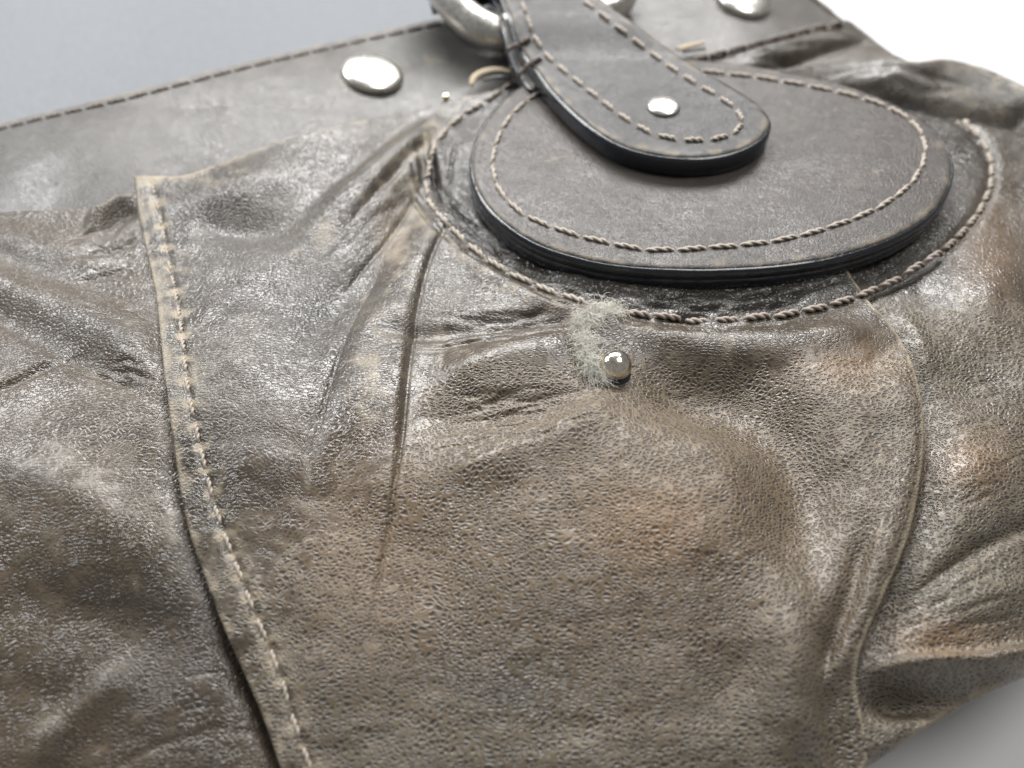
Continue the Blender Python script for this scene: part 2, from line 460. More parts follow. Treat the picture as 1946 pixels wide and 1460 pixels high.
def tube(path, rad, sides=10, cap=True):
    P = np.asarray(path, float); n = len(P)
    rad = np.broadcast_to(rad, (n,))
    T = np.gradient(P, axis=0); T /= np.linalg.norm(T, axis=1)[:, None]
    ref = np.array([0, 0, 1.0]); V = []
    for i in range(n):
        a = np.cross(T[i], ref)
        if np.linalg.norm(a) < 1e-3: a = np.cross(T[i], [0, 1.0, 0])
        a /= np.linalg.norm(a); b = np.cross(a, T[i])
        for k in range(sides):
            t = 2*math.pi*k/sides
            V.append(P[i]+rad[i]*(a*math.cos(t)+b*math.sin(t)))
    F = [(i*sides+k, i*sides+(k+1) % sides, (i+1)*sides+(k+1) % sides, (i+1)*sides+k) for i in range(n-1) for k in range(sides)]
    return np.array(V), F

def lathe(prof, seg=40):
    """profile (r, z) in cm turned round z"""
    V = []; F = []
    K = len(prof)
    for i in range(seg):
        t = 2*math.pi*i/seg
        for r, z in prof: V.append((r*math.cos(t), r*math.sin(t), z))
    for i in range(seg):
        j = (i+1) % seg
        for k in range(K-1): F.append((i*K+k, j*K+k, j*K+k+1, i*K+k+1))
    return np.array(V), F

def normal_at(Hf, x, y, e=.05):
    gx = (Hf(x+e, y)-Hf(x-e, y))/(2*e); gy = (Hf(x, y+e)-Hf(x, y-e))/(2*e)
    N = np.stack([-gx, -gy, np.ones_like(gx)], -1)
    return N/np.linalg.norm(N, axis=1)[:, None]

# ------------------------------------------------------------------ materials
def new_mat(name):
    m = bpy.data.materials.new(name); m.use_nodes = True
    nt = m.node_tree; b = nt.nodes['Principled BSDF']
    return m, nt, b
def nd(nt, t, **kw):
    n = nt.nodes.new(t)
    for k, v in kw.items(): setattr(n, k, v)
    return n
def mth(nt, op, a, b=None, c=None, clamp=False):
    n = nt.nodes.new('ShaderNodeMath'); n.operation = op; n.use_clamp = clamp
    for i, v in enumerate((a, b, c)):
        if v is None: continue
        if isinstance(v, (int, float)): n.inputs[i].default_value = v
        else: nt.links.new(v, n.inputs[i])
    return n.outputs[0]
def mixc(nt, f, a, b, mode='MIX'):
    n = nt.nodes.new('ShaderNodeMix'); n.data_type = 'RGBA'; n.blend_type = mode
    for s, v in ((n.inputs[0], f), (n.inputs[6], a), (n.inputs[7], b)):
        if isinstance(v, (int, float)): s.default_value = v
        elif isinstance(v, tuple): s.default_value = v+(1,) if len(v) == 3 else v
        else: nt.links.new(v, s)
    return n.outputs[2]
def rng(nt, v, a, b, c=0, d=1):
    n = nt.nodes.new('ShaderNodeMapRange'); n.interpolation_type = 'SMOOTHSTEP'
    nt.links.new(v, n.inputs[0])
    for i, q in enumerate((a, b, c, d)): n.inputs[i+1].default_value = q
    return n.outputs[0]

def leather(name, cell=.70, mott=1.0, dark=(.018, .016, .014), mid=(.045, .0362, .0255), light=(.145, .117, .079), grain=.52, smooth=False, rough=.365):
    m, nt, b = new_mat(name); L = nt.links
    tc = nd(nt, 'ShaderNodeTexCoord')
    mp = nd(nt, 'ShaderNodeMapping'); mp.inputs['Scale'].default_value = (1000/cell,)*3
    L.new(tc.outputs['Object'], mp.inputs[0])
    # wander the cells a little
    wn = nd(nt, 'ShaderNodeTexNoise'); wn.inputs['Scale'].default_value = .55; wn.inputs['Detail'].default_value = 3
    L.new(mp.outputs[0], wn.inputs['Vector'])
    wv = nd(nt, 'ShaderNodeVectorMath', operation='MULTIPLY_ADD')
    L.new(wn.outputs['Color'], wv.inputs[0]); wv.inputs[1].default_value = (.7, .7, .6); L.new(mp.outputs[0], wv.inputs[2])
    wl = nd(nt, 'ShaderNodeTexNoise'); wl.inputs['Scale'].default_value = .09; wl.inputs['Detail'].default_value = 1
    L.new(mp.outputs[0], wl.inputs['Vector'])
    wv2 = nd(nt, 'ShaderNodeVectorMath', operation='MULTIPLY_ADD')
    L.new(wl.outputs['Color'], wv2.inputs[0]); wv2.inputs[1].default_value = (5, 5, 2); L.new(wv.outputs[0], wv2.inputs[2])
    wv = wv2
    st = nd(nt, 'ShaderNodeMapping'); st.inputs['Scale'].default_value = (.80, 1.38, 1.0); st.inputs['Rotation'].default_value = (0, 0, .18)
    L.new(wv.outputs[0], st.inputs[0])
    v1 = nd(nt, 'ShaderNodeTexVoronoi', feature='DISTANCE_TO_EDGE'); v1.inputs['Scale'].default_value = 1.0
    v2 = nd(nt, 'ShaderNodeTexVoronoi', feature='DISTANCE_TO_EDGE'); v2.inputs['Scale'].default_value = 1.6
    v3 = nd(nt, 'ShaderNodeTexVoronoi', feature='F1'); v3.inputs['Scale'].default_value = 1.0
    for v in (v1, v2, v3): L.new(st.outputs[0], v.inputs['Vector'])
    e1 = rng(nt, v1.outputs['Distance'], 0.0, .26)
    e2 = rng(nt, v2.outputs['Distance'], 0.0, .28)
    fine = nd(nt, 'ShaderNodeTexNoise'); fine.inputs['Scale'].default_value = 2.6; fine.inputs['Detail'].default_value = 4
    L.new(mp.outputs[0], fine.inputs['Vector'])
    big = nd(nt, 'ShaderNodeTexNoise'); big.inputs['Scale'].default_value = 55; big.inputs['Detail'].default_value = 4; big.inputs['Roughness'].default_value = .55
    L.new(tc.outputs['Object'], big.inputs['Vector'])
    med = nd(nt, 'ShaderNodeTexNoise'); med.inputs['Scale'].default_value = 330; med.inputs['Detail'].default_value = 5
    L.new(tc.outputs['Object'], med.inputs['Vector'])
    def at(n):
        a = nd(nt, 'ShaderNodeAttribute'); a.attribute_name = n; return a.outputs['Fac']
    wear_sheen, inv, warm, shade = at('wear_sheen'), at('inv'), at('warm'), at('patina_shade')
    inv = rng(nt, mth(nt, 'ADD', inv, mth(nt, 'MULTIPLY', mth(nt, 'SUBTRACT', med.outputs['Fac'], .5), 1.1)), .28, .72)
    sel = mth(nt, 'MULTIPLY', rng(nt, med.outputs['Fac'], .3, .7), .15)
    def blend(a, b): return mth(nt, 'ADD', mth(nt, 'MULTIPLY', a, mth(nt, 'SUBTRACT', 1.0, sel)), mth(nt, 'MULTIPLY', b, sel))
    edge_d = blend(v1.outputs['Distance'], v2.outputs['Distance'])
    cells = blend(e1, e2)       # 0 at the joints, 1 on the pebble
    netw = mth(nt, 'SUBTRACT', 1.0, rng(nt, edge_d, .04, .32))
    hgt = mth(nt, 'ADD', mth(nt, 'MULTIPLY', cells, mth(nt, 'SUBTRACT', 1.0, inv)), mth(nt, 'MULTIPLY', netw, inv))
    hgt = mth(nt, 'MULTIPLY', hgt, mth(nt, 'ADD', 1.0, mth(nt, 'MULTIPLY', inv, 1.1)))
    if not smooth: hgt = mth(nt, 'MULTIPLY', hgt, mth(nt, 'ADD', 1.0, mth(nt, 'MULTIPLY', shade, .9)))
    hgt = mth(nt, 'ADD', hgt, mth(nt, 'MULTIPLY', fine.outputs['Fac'], .07))
    # colour: mottled patina, pale worn joints
    c = mixc(nt, rng(nt, big.outputs['Fac'], .34, .66), tuple((1-.45*mott)*a+.45*mott*d for a, d in zip(mid, dark)), mid)
    c = mixc(nt, mth(nt, 'MULTIPLY', rng(nt, med.outputs['Fac'], .5, .72), .10 if smooth else .16), c, light)
    if not smooth:
        c = mixc(nt, mth(nt, 'MULTIPLY', mth(nt, 'MULTIPLY', rng(nt, netw, .15, .8), inv), .5), c, light)
        pit = mth(nt, 'MULTIPLY', rng(nt, edge_d, .07, .29), mth(nt, 'MULTIPLY', inv, .82))
        c = mixc(nt, pit, c, (.023, .020, .017))
        crack = mth(nt, 'MULTIPLY', mth(nt, 'SUBTRACT', 1.0, rng(nt, cells, 0.0, .3)), mth(nt, 'MULTIPLY', mth(nt, 'SUBTRACT', 1.0, inv), .5))
        c = mixc(nt, crack, c, dark)
    c = mixc(nt, mth(nt, 'MULTIPLY', warm, mth(nt, 'ADD', .2, mth(nt, 'MULTIPLY', netw, .5))), c, (.19, .115, .058))
    c = mixc(nt, mth(nt, 'MULTIPLY', shade, .8), c, (.026, .025, .024))
    wf = mth(nt, 'MULTIPLY', wear_sheen, rng(nt, mth(nt, 'ADD', med.outputs['Fac'], mth(nt, 'MULTIPLY', wear_sheen, .35)), .52, .78), clamp=True)
    c = mixc(nt, wf, c, (.25, .21, .15))
    L.new(c, b.inputs['Base Color'])
    r = mth(nt, 'ADD', rough-.10, mth(nt, 'MULTIPLY', rng(nt, big.outputs['Fac'], .3, .7), .16))
    r = mth(nt, 'ADD', r, mth(nt, 'MULTIPLY', wf, .25))
    r = mth(nt, 'ADD', r, mth(nt, 'MULTIPLY', inv, .08))
    r = mth(nt, 'SUBTRACT', r, mth(nt, 'MULTIPLY', shade, .06))
    L.new(r, b.inputs['Roughness'])
    b.inputs['Specular IOR Level'].default_value = .32 if smooth else .65
    bp = nd(nt, 'ShaderNodeBump'); bp.inputs['Strength'].default_value = 1.0; bp.inputs['Distance'].default_value = .00011*grain
    L.new(hgt, bp.inputs['Height'])
    L.new(bp.outputs[0], b.inputs['Normal'])
    return m

M = {}
M['leather'] = leather('pebbled_leather')
M['fine'] = leather('fine_leather', cell=.68, mott=.25, grain=.6)
M['band'] = leather('band_leather', cell=.7, dark=(.06, .056, .052), mid=(.092, .088, .082), light=(.25, .235, .21), grain=.3, smooth=True, rough=.38)
M['patch'] = leather('patch_leather', cell=.55, dark=(.045, .041, .040), mid=(.034, .033, .032), light=(.085, .08, .074), grain=.32, smooth=True, rough=.40)

def simple(name, colr, rough, metal=0.0, bump=None, spec=.5):
    m, nt, b = new_mat(name)
    tc = nd(nt, 'ShaderNodeTexCoord'); n = nd(nt, 'ShaderNodeTexNoise')
    n.inputs['Scale'].default_value = (bump or (900, 0))[0]; n.inputs['Detail'].default_value = 4
    nt.links.new(tc.outputs['Object'], n.inputs['Vector'])
    nt.links.new(mixc(nt, rng(nt, n.outputs['Fac'], .3, .7), tuple(c*.82 for c in colr), tuple(min(1, c*1.12) for c in colr)), b.inputs['Base Color'])
    b.inputs['Metallic'].default_value = metal; b.inputs['Specular IOR Level'].default_value = spec
    nt.links.new(rng(nt, n.outputs['Fac'], .2, .8, rough*.85, rough*1.15), b.inputs['Roughness'])
    if bump and bump[1]:
        bp = nd(nt, 'ShaderNodeBump'); bp.inputs['Distance'].default_value = bump[1]
        nt.links.new(n.outputs['Fac'], bp.inputs['Height']); nt.links.new(bp.outputs[0], b.inputs['Normal'])
    return m
M['edge'] = simple('edge_paint', (.010, .0135, .019), .16, 0, (700, .00006), .6)
M['thread'] = simple('waxed_thread', (.30, .262, .22), .55, 0, (2500, .00003))
M['shaded_thread'] = simple('brown_shaded_thread', (.13, .105, .09), .55, 0, (2500, .00003))  # thread darkened for stitches in shadow, the shade put into its colour
M['taupe_thread'] = simple('taupe_thread', (.24, .20, .172), .5, 0, (2500, .00003))
M['steel'] = simple('nickel', (.86, .80, .70), .14, 1.0, (1500, .000004))
M['satin'] = simple('satin_nickel', (.66, .64, .60), .30, 1.0, (1500, .000004))
M['brass'] = simple('pale_brass', (.80, .68, .42), .2, 1.0, (1500, .000004))
M['raw'] = simple('raw_leather', (.30, .245, .17), .8, 0, (1200, .0002))
M['black'] = simple('black_leather', (.012, .012, .012), .45, 0, (900, .0001))
M['lint'] = simple('lint_fibre', (.52, .505, .45), .7)
M['table'] = simple('white_tabletop', (.47, .47, .475), .5, 0, (3, 0))
M['backdrop'] = simple('grey_backdrop', (.13, .138, .148), .8, 0, (900, .00008))
M['side'] = leather('gusset_leather')

# ------------------------------------------------------------------ setting
def tag(o, label=None, cat=None, kind=None, group=None):
    if label: o['label'] = label
    if cat: o['category'] = cat
    if kind: o['kind'] = kind
    if group: o['group'] = group
    return o
tz = TABLE_Z
t = link('tabletop', mesh_from('tabletop', [(-150, -80, tz), (150, -80, tz), (150, 220, tz), (-150, 220, tz)], [(0, 1, 2, 3)], M['table']))
tag(t, 'white tabletop under the handbag', 'tabletop', 'structure')
# grey backdrop behind the bag on the left, modelled as a wavy sheet
nx, ny = 80, 60
gx, gy = np.meshgrid(np.linspace(-60, 9, nx), np.linspace(4, 80, ny), indexing='ij')
gz = tz+1.15+.7*np.sin(gx*.38+.05*gy)+.2*fbm(gx*.12, gy*.04, 40)
idx = np.arange(nx*ny).reshape(nx, ny)
cl = link('backdrop', mesh_from('backdrop', np.stack([gx, gy, gz], -1).reshape(-1, 3),
          np.stack([idx[:-1, :-1], idx[1:, :-1], idx[1:, 1:], idx[:-1, 1:]], -1).reshape(-1, 4), M['backdrop']))
tag(cl, 'plain blue grey cloth lying behind the upper edge of the bag', 'backdrop')

# ------------------------------------------------------------------ the handbag
bag = bpy.data.objects.new('handbag', None); col.objects.link(bag)
bag.location = (0, .02, tz*CM); bag.empty_display_size = .03
tag(bag, 'worn taupe leather handbag lying front up with a round patch, strap tab and metal snaps', 'handbag')

def blobA(u, v, cx, cy, rx, ry): return np.exp(-((u-cx)/rx)**2-((v-cy)/ry)**2)
LEFT_PX = [(-250, 430), (-100, 408), (0, 400), (120, 393), (185, 385), (220, 366), (262, 366), (330, 390), (420, 500), (450, 800), (500, 1000), (600, 1200), (680, 1400), (740, 1650), (300, 1700), (-250, 1650)]
POCKET_PX = [(256, 333), (257, 345), (262, 400), (278, 480), (295, 560), (304, 640), (312, 720), (323, 800), (333, 870), (345, 950), (362, 1020),
             (387, 1090), (420, 1180), (455, 1260), (490, 1340), (520, 1420), (550, 1510), (600, 1620), (1000, 1700), (1450, 1620), (1590, 1500), (1640, 1460),
             (1650, 1420), (1636, 1350), (1627, 1290), (1638, 1228), (1668, 1158), (1702, 1080), (1729, 1010), (1746, 930), (1756, 850),
             (1753, 770), (1735, 690), (1698, 622), (1645, 562), (1602, 495), (1570, 430), (1530, 300), (1400, 200), (1200, 150), (1080, 155), (985, 158),
             (930, 172), (880, 182), (830, 198), (790, 209), (720, 222), (620, 243), (520, 272), (420, 308), (352, 331), (300, 333)]
RIGHT_PX = [(1230, 150), (1290, 108), (1400, 84), (1500, 60), (1580, 40), (1612, 34), (1650, 60), (1692, 92), (1732, 112), (1790, 107), (1845, 117), (1900, 137),
            (1950, 160), (2100, 240), (2230, 500), (2230, 1000), (2100, 1210), (1946, 1281), (1860, 1322), (1780, 1370), (1705, 1418), (1640, 1462), (1560, 1530),
            (1480, 1450), (1450, 1300), (1480, 1000), (1480, 700), (1400, 450), (1250, 280)]
BAND_PX = [(-250, 292), (-120, 262), (0, 232), (200, 184), (420, 128), (640, 76), (800, 40), (880, 22), (1000, -10), (1120, -45), (1300, -60), (1480, -40),
           (1560, 0), (1590, 25), (1606, 44), (1590, 75), (1450, 110), (1290, 140), (1150, 200), (1000, 220), (850, 245), (600, 310), (360, 400), (200, 430), (0, 450), (-250, 470)]

pock_hem_gaps = hem_poly
def a_pocket(u, v, d):
    dh, sh, th = pdist(u, v, hem_poly)
    ph = np.cos(th*2*math.pi*29)
    wear_sheen = .85*ss(22, 4, d*100)*0
    edge = np.exp(-(d/.12)**2)
    hemzone = ss(60, 10, dh)*(u < 700)
    wear_sheen = hemzone*.28+np.exp(-(dh/15)**2)*ss(0.1, .95, ph)*.8
    rt = (u > 1500)*np.exp(-(d/.07)**2)*1.2
    wear_sheen = wear_sheen+edge*.6*(u < 700)+rt*.9+.35*blobA(u, v, 400, 340, 90, 20)
    do, so, to = pdist(u, v, outer_poly)
    wear_sheen = wear_sheen+.35*np.exp(-((do-26)/16)**2)*ss(500, 700, u)*ss(1500, 1200, u)*(so > 0)
    dc, sc, tc_ = pdist(u, v, np.array([(815, 262), (770, 300), (700, 362), (640, 420), (570, 485)], float)); wear_sheen = wear_sheen+.28*np.exp(-(dc/30)**2)
    wear_sheen = wear_sheen+.5*blobA(u, v, 760, 470, 40, 90)+.45*blobA(u, v, 700, 720, 40, 120)+.12*blobA(u, v, 640, 430, 50, 40)  # pale tan spots; the highlight along the pleat is painted in here
    inv = np.clip(ss(520, 800, v)*ss(480, 950, u)+.7*ss(700, 1250, v), 0, 1)
    inv = inv*(1-.8*blobA(u, v, 700, 740, 90, 130))*(1-.7*blobA(u, v, 1300, 640, 200, 40))
    warm = .9*blobA(u, v, 1250, 1000, 110, 70)+.6*blobA(u, v, 1620, 690, 110, 50)+.4*blobA(u, v, 740, 450, 30, 60)+.38*blobA(u, v, 1150, 1000, 520, 320)+.4*blobA(u, v, 700, 1050, 150, 200)
    pat = .5*blobA(u, v, 975, 1310, 90, 50)+.55*blobA(u, v, 600, 600, 90, 120)+.4*blobA(u, v, 470, 470, 110, 50)
    inside = (inside_poly(u, v, outer_poly))
    pat = pat+.65*inside
    return {'wear_sheen': np.clip(wear_sheen, 0, 1), 'inv': inv, 'warm': np.clip(warm, 0, 1), 'patina_shade': np.clip(pat, 0, 1)}
def a_left(u, v, d):
    inv = .35*ss(600, 900, v)
    return {'wear_sheen': np.clip(.5*np.exp(-(d/.1)**2), 0, 1), 'inv': inv, 'warm': .3*fbm(u/200, v/160, 60), 'patina_shade': .25*blobA(u, v, 60, 640, 150, 70)+.5*blobA(u, v, 380, 1300, 150, 200)}  # dark blobs paint shade in the upper fold and under the pocket edge
def a_right(u, v, d):
    inv = ss(430, 700, v)*.9
    warm = .7*blobA(u, v, 1850, 880, 70, 60)+.8*blobA(u, v, 1790, 1215, 100, 40)+.5*blobA(u, v, 1880, 480, 60, 120)
    wear_sheen = .55*np.exp(-(d/.14)**2)+.22*ss(300, 180, v)*ss(1700, 1800, u)  # edge wear, plus painted brightness where the top right roll is lit
    return {'wear_sheen': np.clip(wear_sheen, 0, 1), 'inv': inv, 'warm': warm, 'patina_shade': .55*inside_poly(u, v, outer_poly)}
def a_band(u, v, d):
    wear_sheen = .75*np.exp(-(d/.12)**2)+.6*ss(.55, .72, fbm(u/55, v/40, 70, 4))*blobA(u, v, 640, 130, 220, 60)
    return {'wear_sheen': np.clip(wear_sheen, 0, 1), 'inv': 0*u, 'warm': 0*u, 'patina_shade': 0*u}
def scratches(u, v):
    z = 0*u
    for pts in ([(1010, 316), (1060, 300), (1112, 290)], [(1145, 288), (1172, 285)], [(1600, 215), (1560, 250), (1525, 280)], [(1010, 195), (1050, 208), (1090, 212)],
                [(1480, 290), (1520, 300)], [(1650, 330), (1690, 320), (1720, 322)], [(1180, 400), (1240, 396), (1290, 402)], [(1400, 420), (1460, 410)]):
        d, s_, t = pdist(u, v, np.array(pts, float)); z = z+.4*np.exp(-(d/2.2)**2)*ss(0, .25, t)*ss(0, .25, 1-t)
    return z
def a_patch(u, v, d):
    return {'wear_sheen': np.clip(.3*np.exp(-(d/.2)**2)+.12*ss(.6, .8, fbm(u/40, v/25, 71, 4))+scratches(u, v), 0, 1), 'inv': 0*u, 'warm': .1+0*u, 'patina_shade': 0*u}
def a_tab(u, v, d):
    return {'wear_sheen': .42*np.exp(-(d/.2)**2), 'inv': 0*u, 'warm': 0*u, 'patina_shade': 0*u}

left, _ = sheet('side_panel', LEFT_PX, Hleft, M['fine'], bag, .14, .03, .12, .08, a_left)
right, _ = sheet('side_panel', RIGHT_PX, Hright, M['leather'], bag, .14, .03, .2, .12, a_right)
right['label'] = 'side panel to the right of the pocket'
left['label'] = 'side panel to the left of the pocket'
band, _ = sheet('top_band', BAND_PX, Hband, M['band'], bag, .22, .03, .09, .06, a_band)
pocket, _ = sheet('pocket', POCKET_PX, Hpocket, M['leather'], bag, .15, .027, .06, .028, a_pocket)
patch, _ = sheet('round_patch', PATCH_PX, Hpatch, M['patch'], bag, .3, .04, .1, .03, a_patch)
RIM = [(-.04, -.045), (-.005, -.03), (.02, -.026), (.04, -.04), (.055, -.06), (.062, -.13), (.056, -.19), (.052, -.2), (.058, -.21), (.062, -.28), (.05, -.36), (.02, -.41), (-.05, -.43)]
RIM = [(a, b*1.22) for a, b in RIM]
sweep_edge('painted_edge', PATCH_PX, Hpatch, RIM, M['edge'], patch)

TAB_PX = [(905, -95), (935, -45), (958, -2), (972, 35), (982, 70), (997, 100), (1018, 127), (1045, 163), (1085, 205), (1130, 243), (1180, 273), (1245, 291), (1315, 297),
          (1380, 290), (1430, 272), (1457, 247), (1460, 222), (1432, 190), (1380, 158), (1305, 114), (1235, 65), (1175, 20), (1118, -25), (1050, -95)]
tab, _ = sheet('strap_tab', TAB_PX, Htab, M['patch'], bag, .3, .04, .12, .04, a_tab)
RIM2 = [(-.04, -.055), (-.005, -.04), (.02, -.038), (.045, -.055), (.058, -.09), (.062, -.18), (.058, -.27), (.04, -.35), (.0, -.39), (-.05, -.40)]
RIM2 = [(a, b*1.2) for a, b in RIM2]
sweep_edge('painted_edge', TAB_PX, Htab, RIM2, M['edge'], tab)

# ------------------------------------------------------------------ stitches
def stitch_mesh(name, mat):
    V = []; F = []
    n = 13; S = 6
    for ply in (0, 1):
        P = []
        for i in range(n):
            t = i/(n-1); a = math.pi*ply+t*2*math.pi*1.6
            lift = .045-.13*abs(2*t-1)**5
            P.append((t-.5, .034*math.cos(a), lift+.034*math.sin(a)))
        P = np.array(P); base = len(V)
        v, f = tube(P*[1.0, 1, 1], np.array([.03]+[.043]*(n-2)+[.03]), S)
        # keep tube sections upright so that scaling along x stays clean
        V.extend(v.tolist()); F.extend([tuple(base+q for q in ff) for ff in f])
    return mesh_from(name, V, F, mat)
def place_stitches(path_px, Hf, parent, pitch, fill, mesh, scale=1.0, lift=0.0, closed=False, skip=None):
    pl = catmull(path_px, 6, closed)
    if closed: pl = np.vstack([pl, pl[:1]])
    P = drop(pl, Hf)
    L = np.r_[0, np.cumsum(np.linalg.norm(P[1:]-P[:-1], axis=1))]
    n = int(round(L[-1]/pitch)); 
    for i in range(n):
        a, c = (i+.5-fill/2)/n*L[-1], (i+.5+fill/2)/n*L[-1]
        A = np.array([np.interp(a, L, P[:, k]) for k in range(3)]); B = np.array([np.interp(c, L, P[:, k]) for k in range(3)])
        C = (A+B)/2
        if skip and skip(*project(C[0], C[1], C[2])): continue
        xx = np.array([A[0], C[0], B[0]]); yy = np.array([A[1], C[1], B[1]])
        zz = Hf(xx, yy); A[2], C[2], B[2] = zz
        N = normal_at(Hf, xx[1:2], yy[1:2])[0]
        T = B-A; ln = np.linalg.norm(T); T = T/ln
        N = N-T*(N@T); N /= np.linalg.norm(N); Bn = np.cross(N, T)
        rot = rn.uniform(-.06, .06)
        T2 = T*math.cos(rot)+Bn*math.sin(rot); B2 = np.cross(N, T2)
        C = (A+B)/2*.3+C*.7+N*lift
        s = scale
        Mx = Matrix(((T2[0]*ln, B2[0]*s, N[0]*s, C[0]*CM), (T2[1]*ln, B2[1]*s, N[1]*s, C[1]*CM), (T2[2]*ln, B2[2]*s, N[2]*s, C[2]*CM), (0, 0, 0, 1)))
        o = bpy.data.objects.new('stitch', mesh); col.objects.link(o); o.parent = parent
        o.matrix_local = Mx
sm = stitch_mesh('stitch', M['thread']); sd = stitch_mesh('stitch', M['shaded_thread']); sw = stitch_mesh('stitch', M['taupe_thread'])
PST = [(1035, 172), (985, 205), (955, 245), (938, 290), (938, 335), (960, 380), (1005, 415), (1070, 440), (1150, 462), (1240, 477), (1330, 473), (1420, 466),
       (1510, 452), (1600, 425), (1680, 390), (1735, 345), (1757, 300), (1752, 255), (1715, 218), (1640, 188), (1540, 165), (1440, 148), (1330, 136)]
place_stitches(PST, Hpatch, patch, .58, 1.0, sm, .64, -.002)
TST = [(980, -20), (998, 22), (1012, 62), (1040, 108), (1090, 150), (1140, 190), (1190, 228), (1240, 256), (1290, 267), (1345, 268), (1390, 258), (1412, 235), (1400, 210),
       (1360, 182), (1290, 140), (1220, 88), (1160, 42), (1105, 0)]
place_stitches(TST, Htab, tab, .52, .82, sm, .7)
place_stitches([(962, 98), (985, 85), (1010, 74)], Htab, tab, .3, .9, sd, .8)
place_stitches([(985, 145), (1005, 125), (1030, 112)], Htab, tab, .3, .9, sd, .8)
place_stitches(OUTER[:12], Hpocket, pocket, .57, .96, sm, .78, .0)
place_stitches(OUTER[11:20], Hpocket, pocket, .57, .96, sw, .85, .0)
place_stitches(OUTER[19:25], Hright, right, .50, .92, sm, .85, .0)
place_stitches(HEM, Hpocket, pocket, .46, .76, sm, .5, -.01)
BST = [(-120, 275), (0, 246), (100, 222), (200, 199), (320, 168), (440, 137), (560, 108), (700, 76), (840, 45)]
place_stitches(BST, Hband, band, .46, 1.0, sd, .5)
place_stitches([(1310, 118), (1400, 96), (1500, 70), (1600, 50)], Hright, right, .5, .88, sd, 1.0, .04)
place_stitches([(1500, -30), (1545, 0), (1580, 28)], Hband, band, .5, .88, sd, 1.0)

# ------------------------------------------------------------------ metalwork
def put(name, VF, mat, Hf, px, parent, up=0.0, tilt=None):
    C = drop([px], Hf)[0]
    N = normal_at(Hf, C[:1], C[1:2], .3)[0]
    q = Vector((0, 0, 1)).rotation_difference(Vector(N)).to_matrix()
    V = np.array(VF[0])@np.array(q).T+C+N*up
    return link(name, mesh_from(name, V, VF[1], mat), parent)
def dome(R, h, rim):
    pr = [(R*.86, -.1), (R*.97, 0), (R, rim*.5), (R*.985, rim)]
    for i in range(1, 13):
        a = i/12*math.pi/2
        pr.append((R*.985*math.cos(a)+1e-4, rim+h*math.sin(a)))
    return pr
put('snap_stud', lathe(dome(.70, .17, .09), 56), M['satin'], Hband, (708, 144), bag)
put('snap_stud', lathe(dome(.70, .17, .09), 56), M['satin'], Hband, (1412, 2), bag)
put('rivet', lathe(dome(.33, .09, .04), 40), M['satin'], Htab, (1261, 205), tab)
# ball stud on its collar, at the pocket's upper middle
C = drop([(1163, 706)], Hpocket)[0]
pr = [(.0001, -.08), (.2, -.08)]+[(.05+.24*math.cos(a), .19+.24*math.sin(a)) for a in np.linspace(-1.0, math.pi/2-.0, 18)]
pr = [(.19, -.1)]+[(max(.0005, .265*math.cos(a)), .18+.25*math.sin(a)) for a in np.linspace(-.8, math.pi/2, 20)]
ball = put('ball_stud', lathe(pr, 40), M['steel'], Hpocket, (1163, 706), bag)
put('collar', lathe([(.2, -.05), (.29, -.02), (.315, .02), (.30, .05), (.2, .06)], 40), M['edge'], Hpocket, (1163, 706), ball)
# small brass pin by the gathered corner
put('rivet', lathe(dome(.08, .04, .06), 16), M['brass'], Hband, (848, 190), bag, .06)
# metal ring through the strap
def at_z(px, py, z): return drop([(px, py)], lambda x, y: 0*x+z)[0]
ringp = [at_z(780, -130, 2.2), at_z(815, -60, 1.75), at_z(846, -12, 1.4), at_z(880, 28, 1.12), at_z(920, 55, .95), at_z(965, 64, .85), at_z(1020, 58, .8), at_z(1075, 40, .8), at_z(1130, 22, .82), at_z(1172, 4, .9), at_z(1186, -35, 1.2), at_z(1180, -90, 1.7)]
v, f = tube(catmull(ringp, 8), .4, 22)
ring = link('ring', mesh_from('ring', v, f, M['satin']), bag)
# underside of the strap folded round the ring, black edged
LOOP_PX = [(892, -85), (930, -25), (950, 22), (965, 74), (984, 125), (1012, 165), (1040, 150), (1120, 90), (1100, 20), (1040, -60)]
Hloop = lambda x, y: Htab(x, y)-.36
loop, _ = sheet('strap_loop', LOOP_PX, Hloop, M['patch'], bag, .3, .05, .1, .04, a_tab)
sweep_edge('painted_edge', LOOP_PX, Hloop, RIM2, M['edge'], loop)
# black handle end held by the ring
hp = [at_z(815, -14, 1.2), at_z(860, -22, 1.25), at_z(910, -30, 1.3), at_z(960, -50, 1.4), at_z(1010, -100, 1.9)]
v, f = tube(catmull(hp, 6), .5, 16)
link('handle', mesh_from('handle', v*[1, 1, 1], f, M['black']), bag)
# raw cut edges of the band's slots; black strips stand for the shade inside
def ribbon(name, pts, Hf, wide, up, mat, parent, shift=0.0):
    P = drop(catmull(pts, 6), Hf); n = len(P); sec = []
    prof = [(-.5, 0), (-.42, .6), (0, 1), (.42, .6), (.5, 0), (0, -.6)]
    T = np.gradient(P, axis=0); T[:, 2] = 0; T /= np.linalg.norm(T, axis=1)[:, None]
    V = []
    for i in range(n):
        e = math.sin(math.pi*min(1, (i+.4)/(n-.2)))**.4
        for a, b in prof:
            V.append(P[i]+np.array([-T[i, 1], T[i, 0], 0])*(a*wide*e+shift)+np.array([0, 0, up+b*.05]))
    K = len(prof)
    F = [(i*K+k, i*K+(k+1) % K, (i+1)*K+(k+1) % K, (i+1)*K+k) for i in range(n-1) for k in range(K)]
    return link(name, mesh_from(name, V, F, mat), parent)
ribbon('slot_edge', [(896, 174), (902, 158), (922, 147), (948, 144), (974, 150)], Hpocket, .2, .14, M['raw'], band)
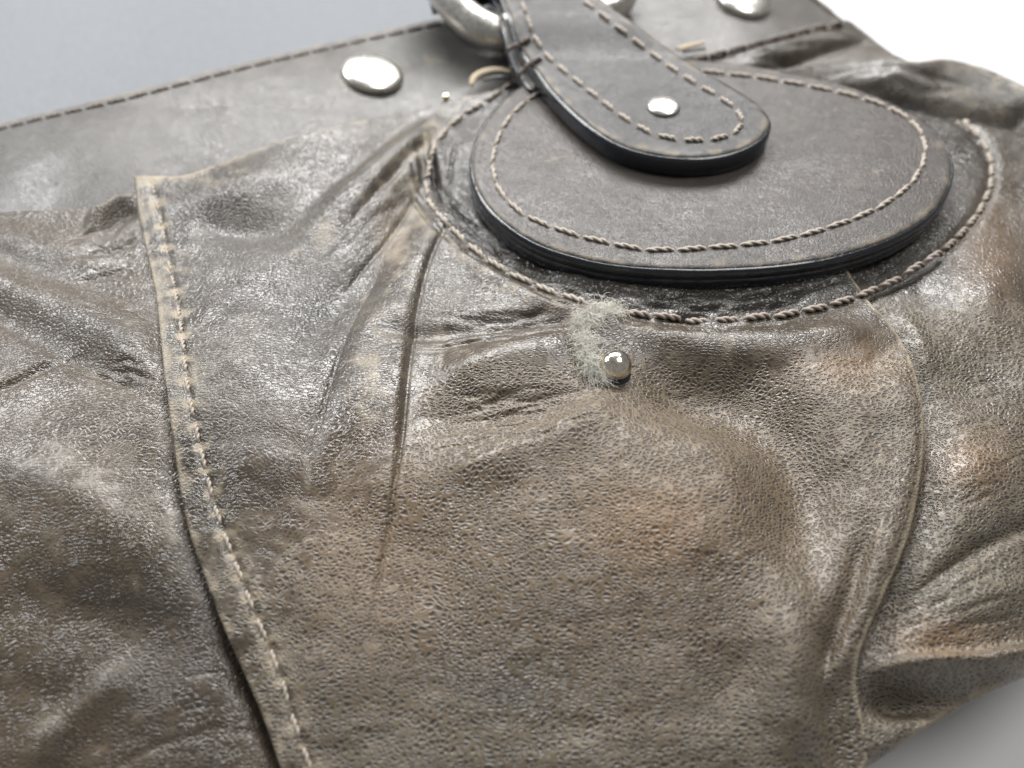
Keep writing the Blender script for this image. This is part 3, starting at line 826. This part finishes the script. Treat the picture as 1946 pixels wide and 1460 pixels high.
ribbon('slot_shade', [(918, 164), (938, 158), (958, 157), (974, 160)], Hpocket, .14, .12, M['black'], band)  # black strip painted in for the dark hollow of the slot
ribbon('slot_edge', [(1284, 103), (1305, 97), (1336, 90)], Hright, .18, .1, M['raw'], band)
ribbon('slot_shade', [(1296, 107), (1318, 104), (1338, 101)], Hright, .1, .1, M['black'], band)

# gusset and back, closing the bag down to the table
OUT = [(-250, 300), (0, 236), (420, 132), (840, 36), (1120, -40), (1480, -36), (1560, 4), (1610, 40), (1730, 116), (1845, 121), (1950, 164), (2100, 240), (2225, 500), (2225, 1000),
       (2095, 1205), (1943, 1276), (1780, 1362), (1640, 1452), (1450, 1600), (1000, 1690), (600, 1615), (300, 1690), (-245, 1645), (-245, 1000)]
def Hany(x, y):
    return np.where(x > 5.2, Hright(x, y), np.where(y > 6, Hband(x, y), Hb(x, y)))-.1
P = drop(catmull(OUT, 4, True), Hany)
c0 = P.mean(0); rows = []
for t, ins_ in ((0, .995), (.15, .97), (.4, .95), (.7, .94), (1, .92)):
    q = P.copy(); q[:, :2] = c0[:2]+(P[:, :2]-c0[:2])*ins_; q[:, 2] = P[:, 2]*(1-t)+(tz+.02)*t
    rows.append(q)
m = len(P); V = np.vstack(rows)
F = [(r*m+i, (r+1)*m+i, (r+1)*m+(i+1) % m, r*m+(i+1) % m) for r in range(4) for i in range(m)]
link('gusset', mesh_from('gusset', V, F, M['side']), bag)

# ------------------------------------------------------------------ lint
path = drop(catmull([(1180, 602), (1148, 595), (1122, 608), (1110, 642), (1113, 680), (1126, 708), (1140, 720)], 6), Hpocket)
LV = []; LF = []
for i in range(1900):
    k = rn.random()*(len(path)-1); i0 = int(k); p = path[i0]*(1-(k-i0))+path[min(i0+1, len(path)-1)]*(k-i0)
    wdt = .12*math.sin(math.pi*min(1, .12+k/(len(path)-1)*.85))+.05
    c = p+np.array([rn.gauss(0, wdt*(.28 if i < 700 else .5)), rn.gauss(0, wdt*(.28 if i < 700 else .5)), abs(rn.gauss(0, wdt*.4))+.03])
    L = rn.uniform(.14, .42); th = rn.uniform(0, 2*math.pi); cur = rn.uniform(-14, 14); n = 8
    pts = []; q = c.copy(); ph = rn.uniform(-.5, .5)
    tan = path[min(i0+1, len(path)-1)]-path[max(i0-1, 0)]
    if rn.random() < .55: th = math.atan2(tan[1], tan[0])+rn.gauss(0, .5)
    for s in range(n):
        pts.append(q.copy()); a = th+cur*s/n*L
        q = q+L/n*np.array([math.cos(a), math.sin(a), .5*math.sin(ph+s*.8)])
    v, f = tube(np.array(pts), .0026, 3)
    b0 = len(LV); LV.extend(v.tolist()); LF.extend([tuple(b0+z for z in ff) for ff in f])
lint = link('lint_tuft', mesh_from('lint_tuft', LV, LF, M['lint']))
tag(lint, 'small tuft of pale fluffy lint curled beside the metal ball stud', 'lint')
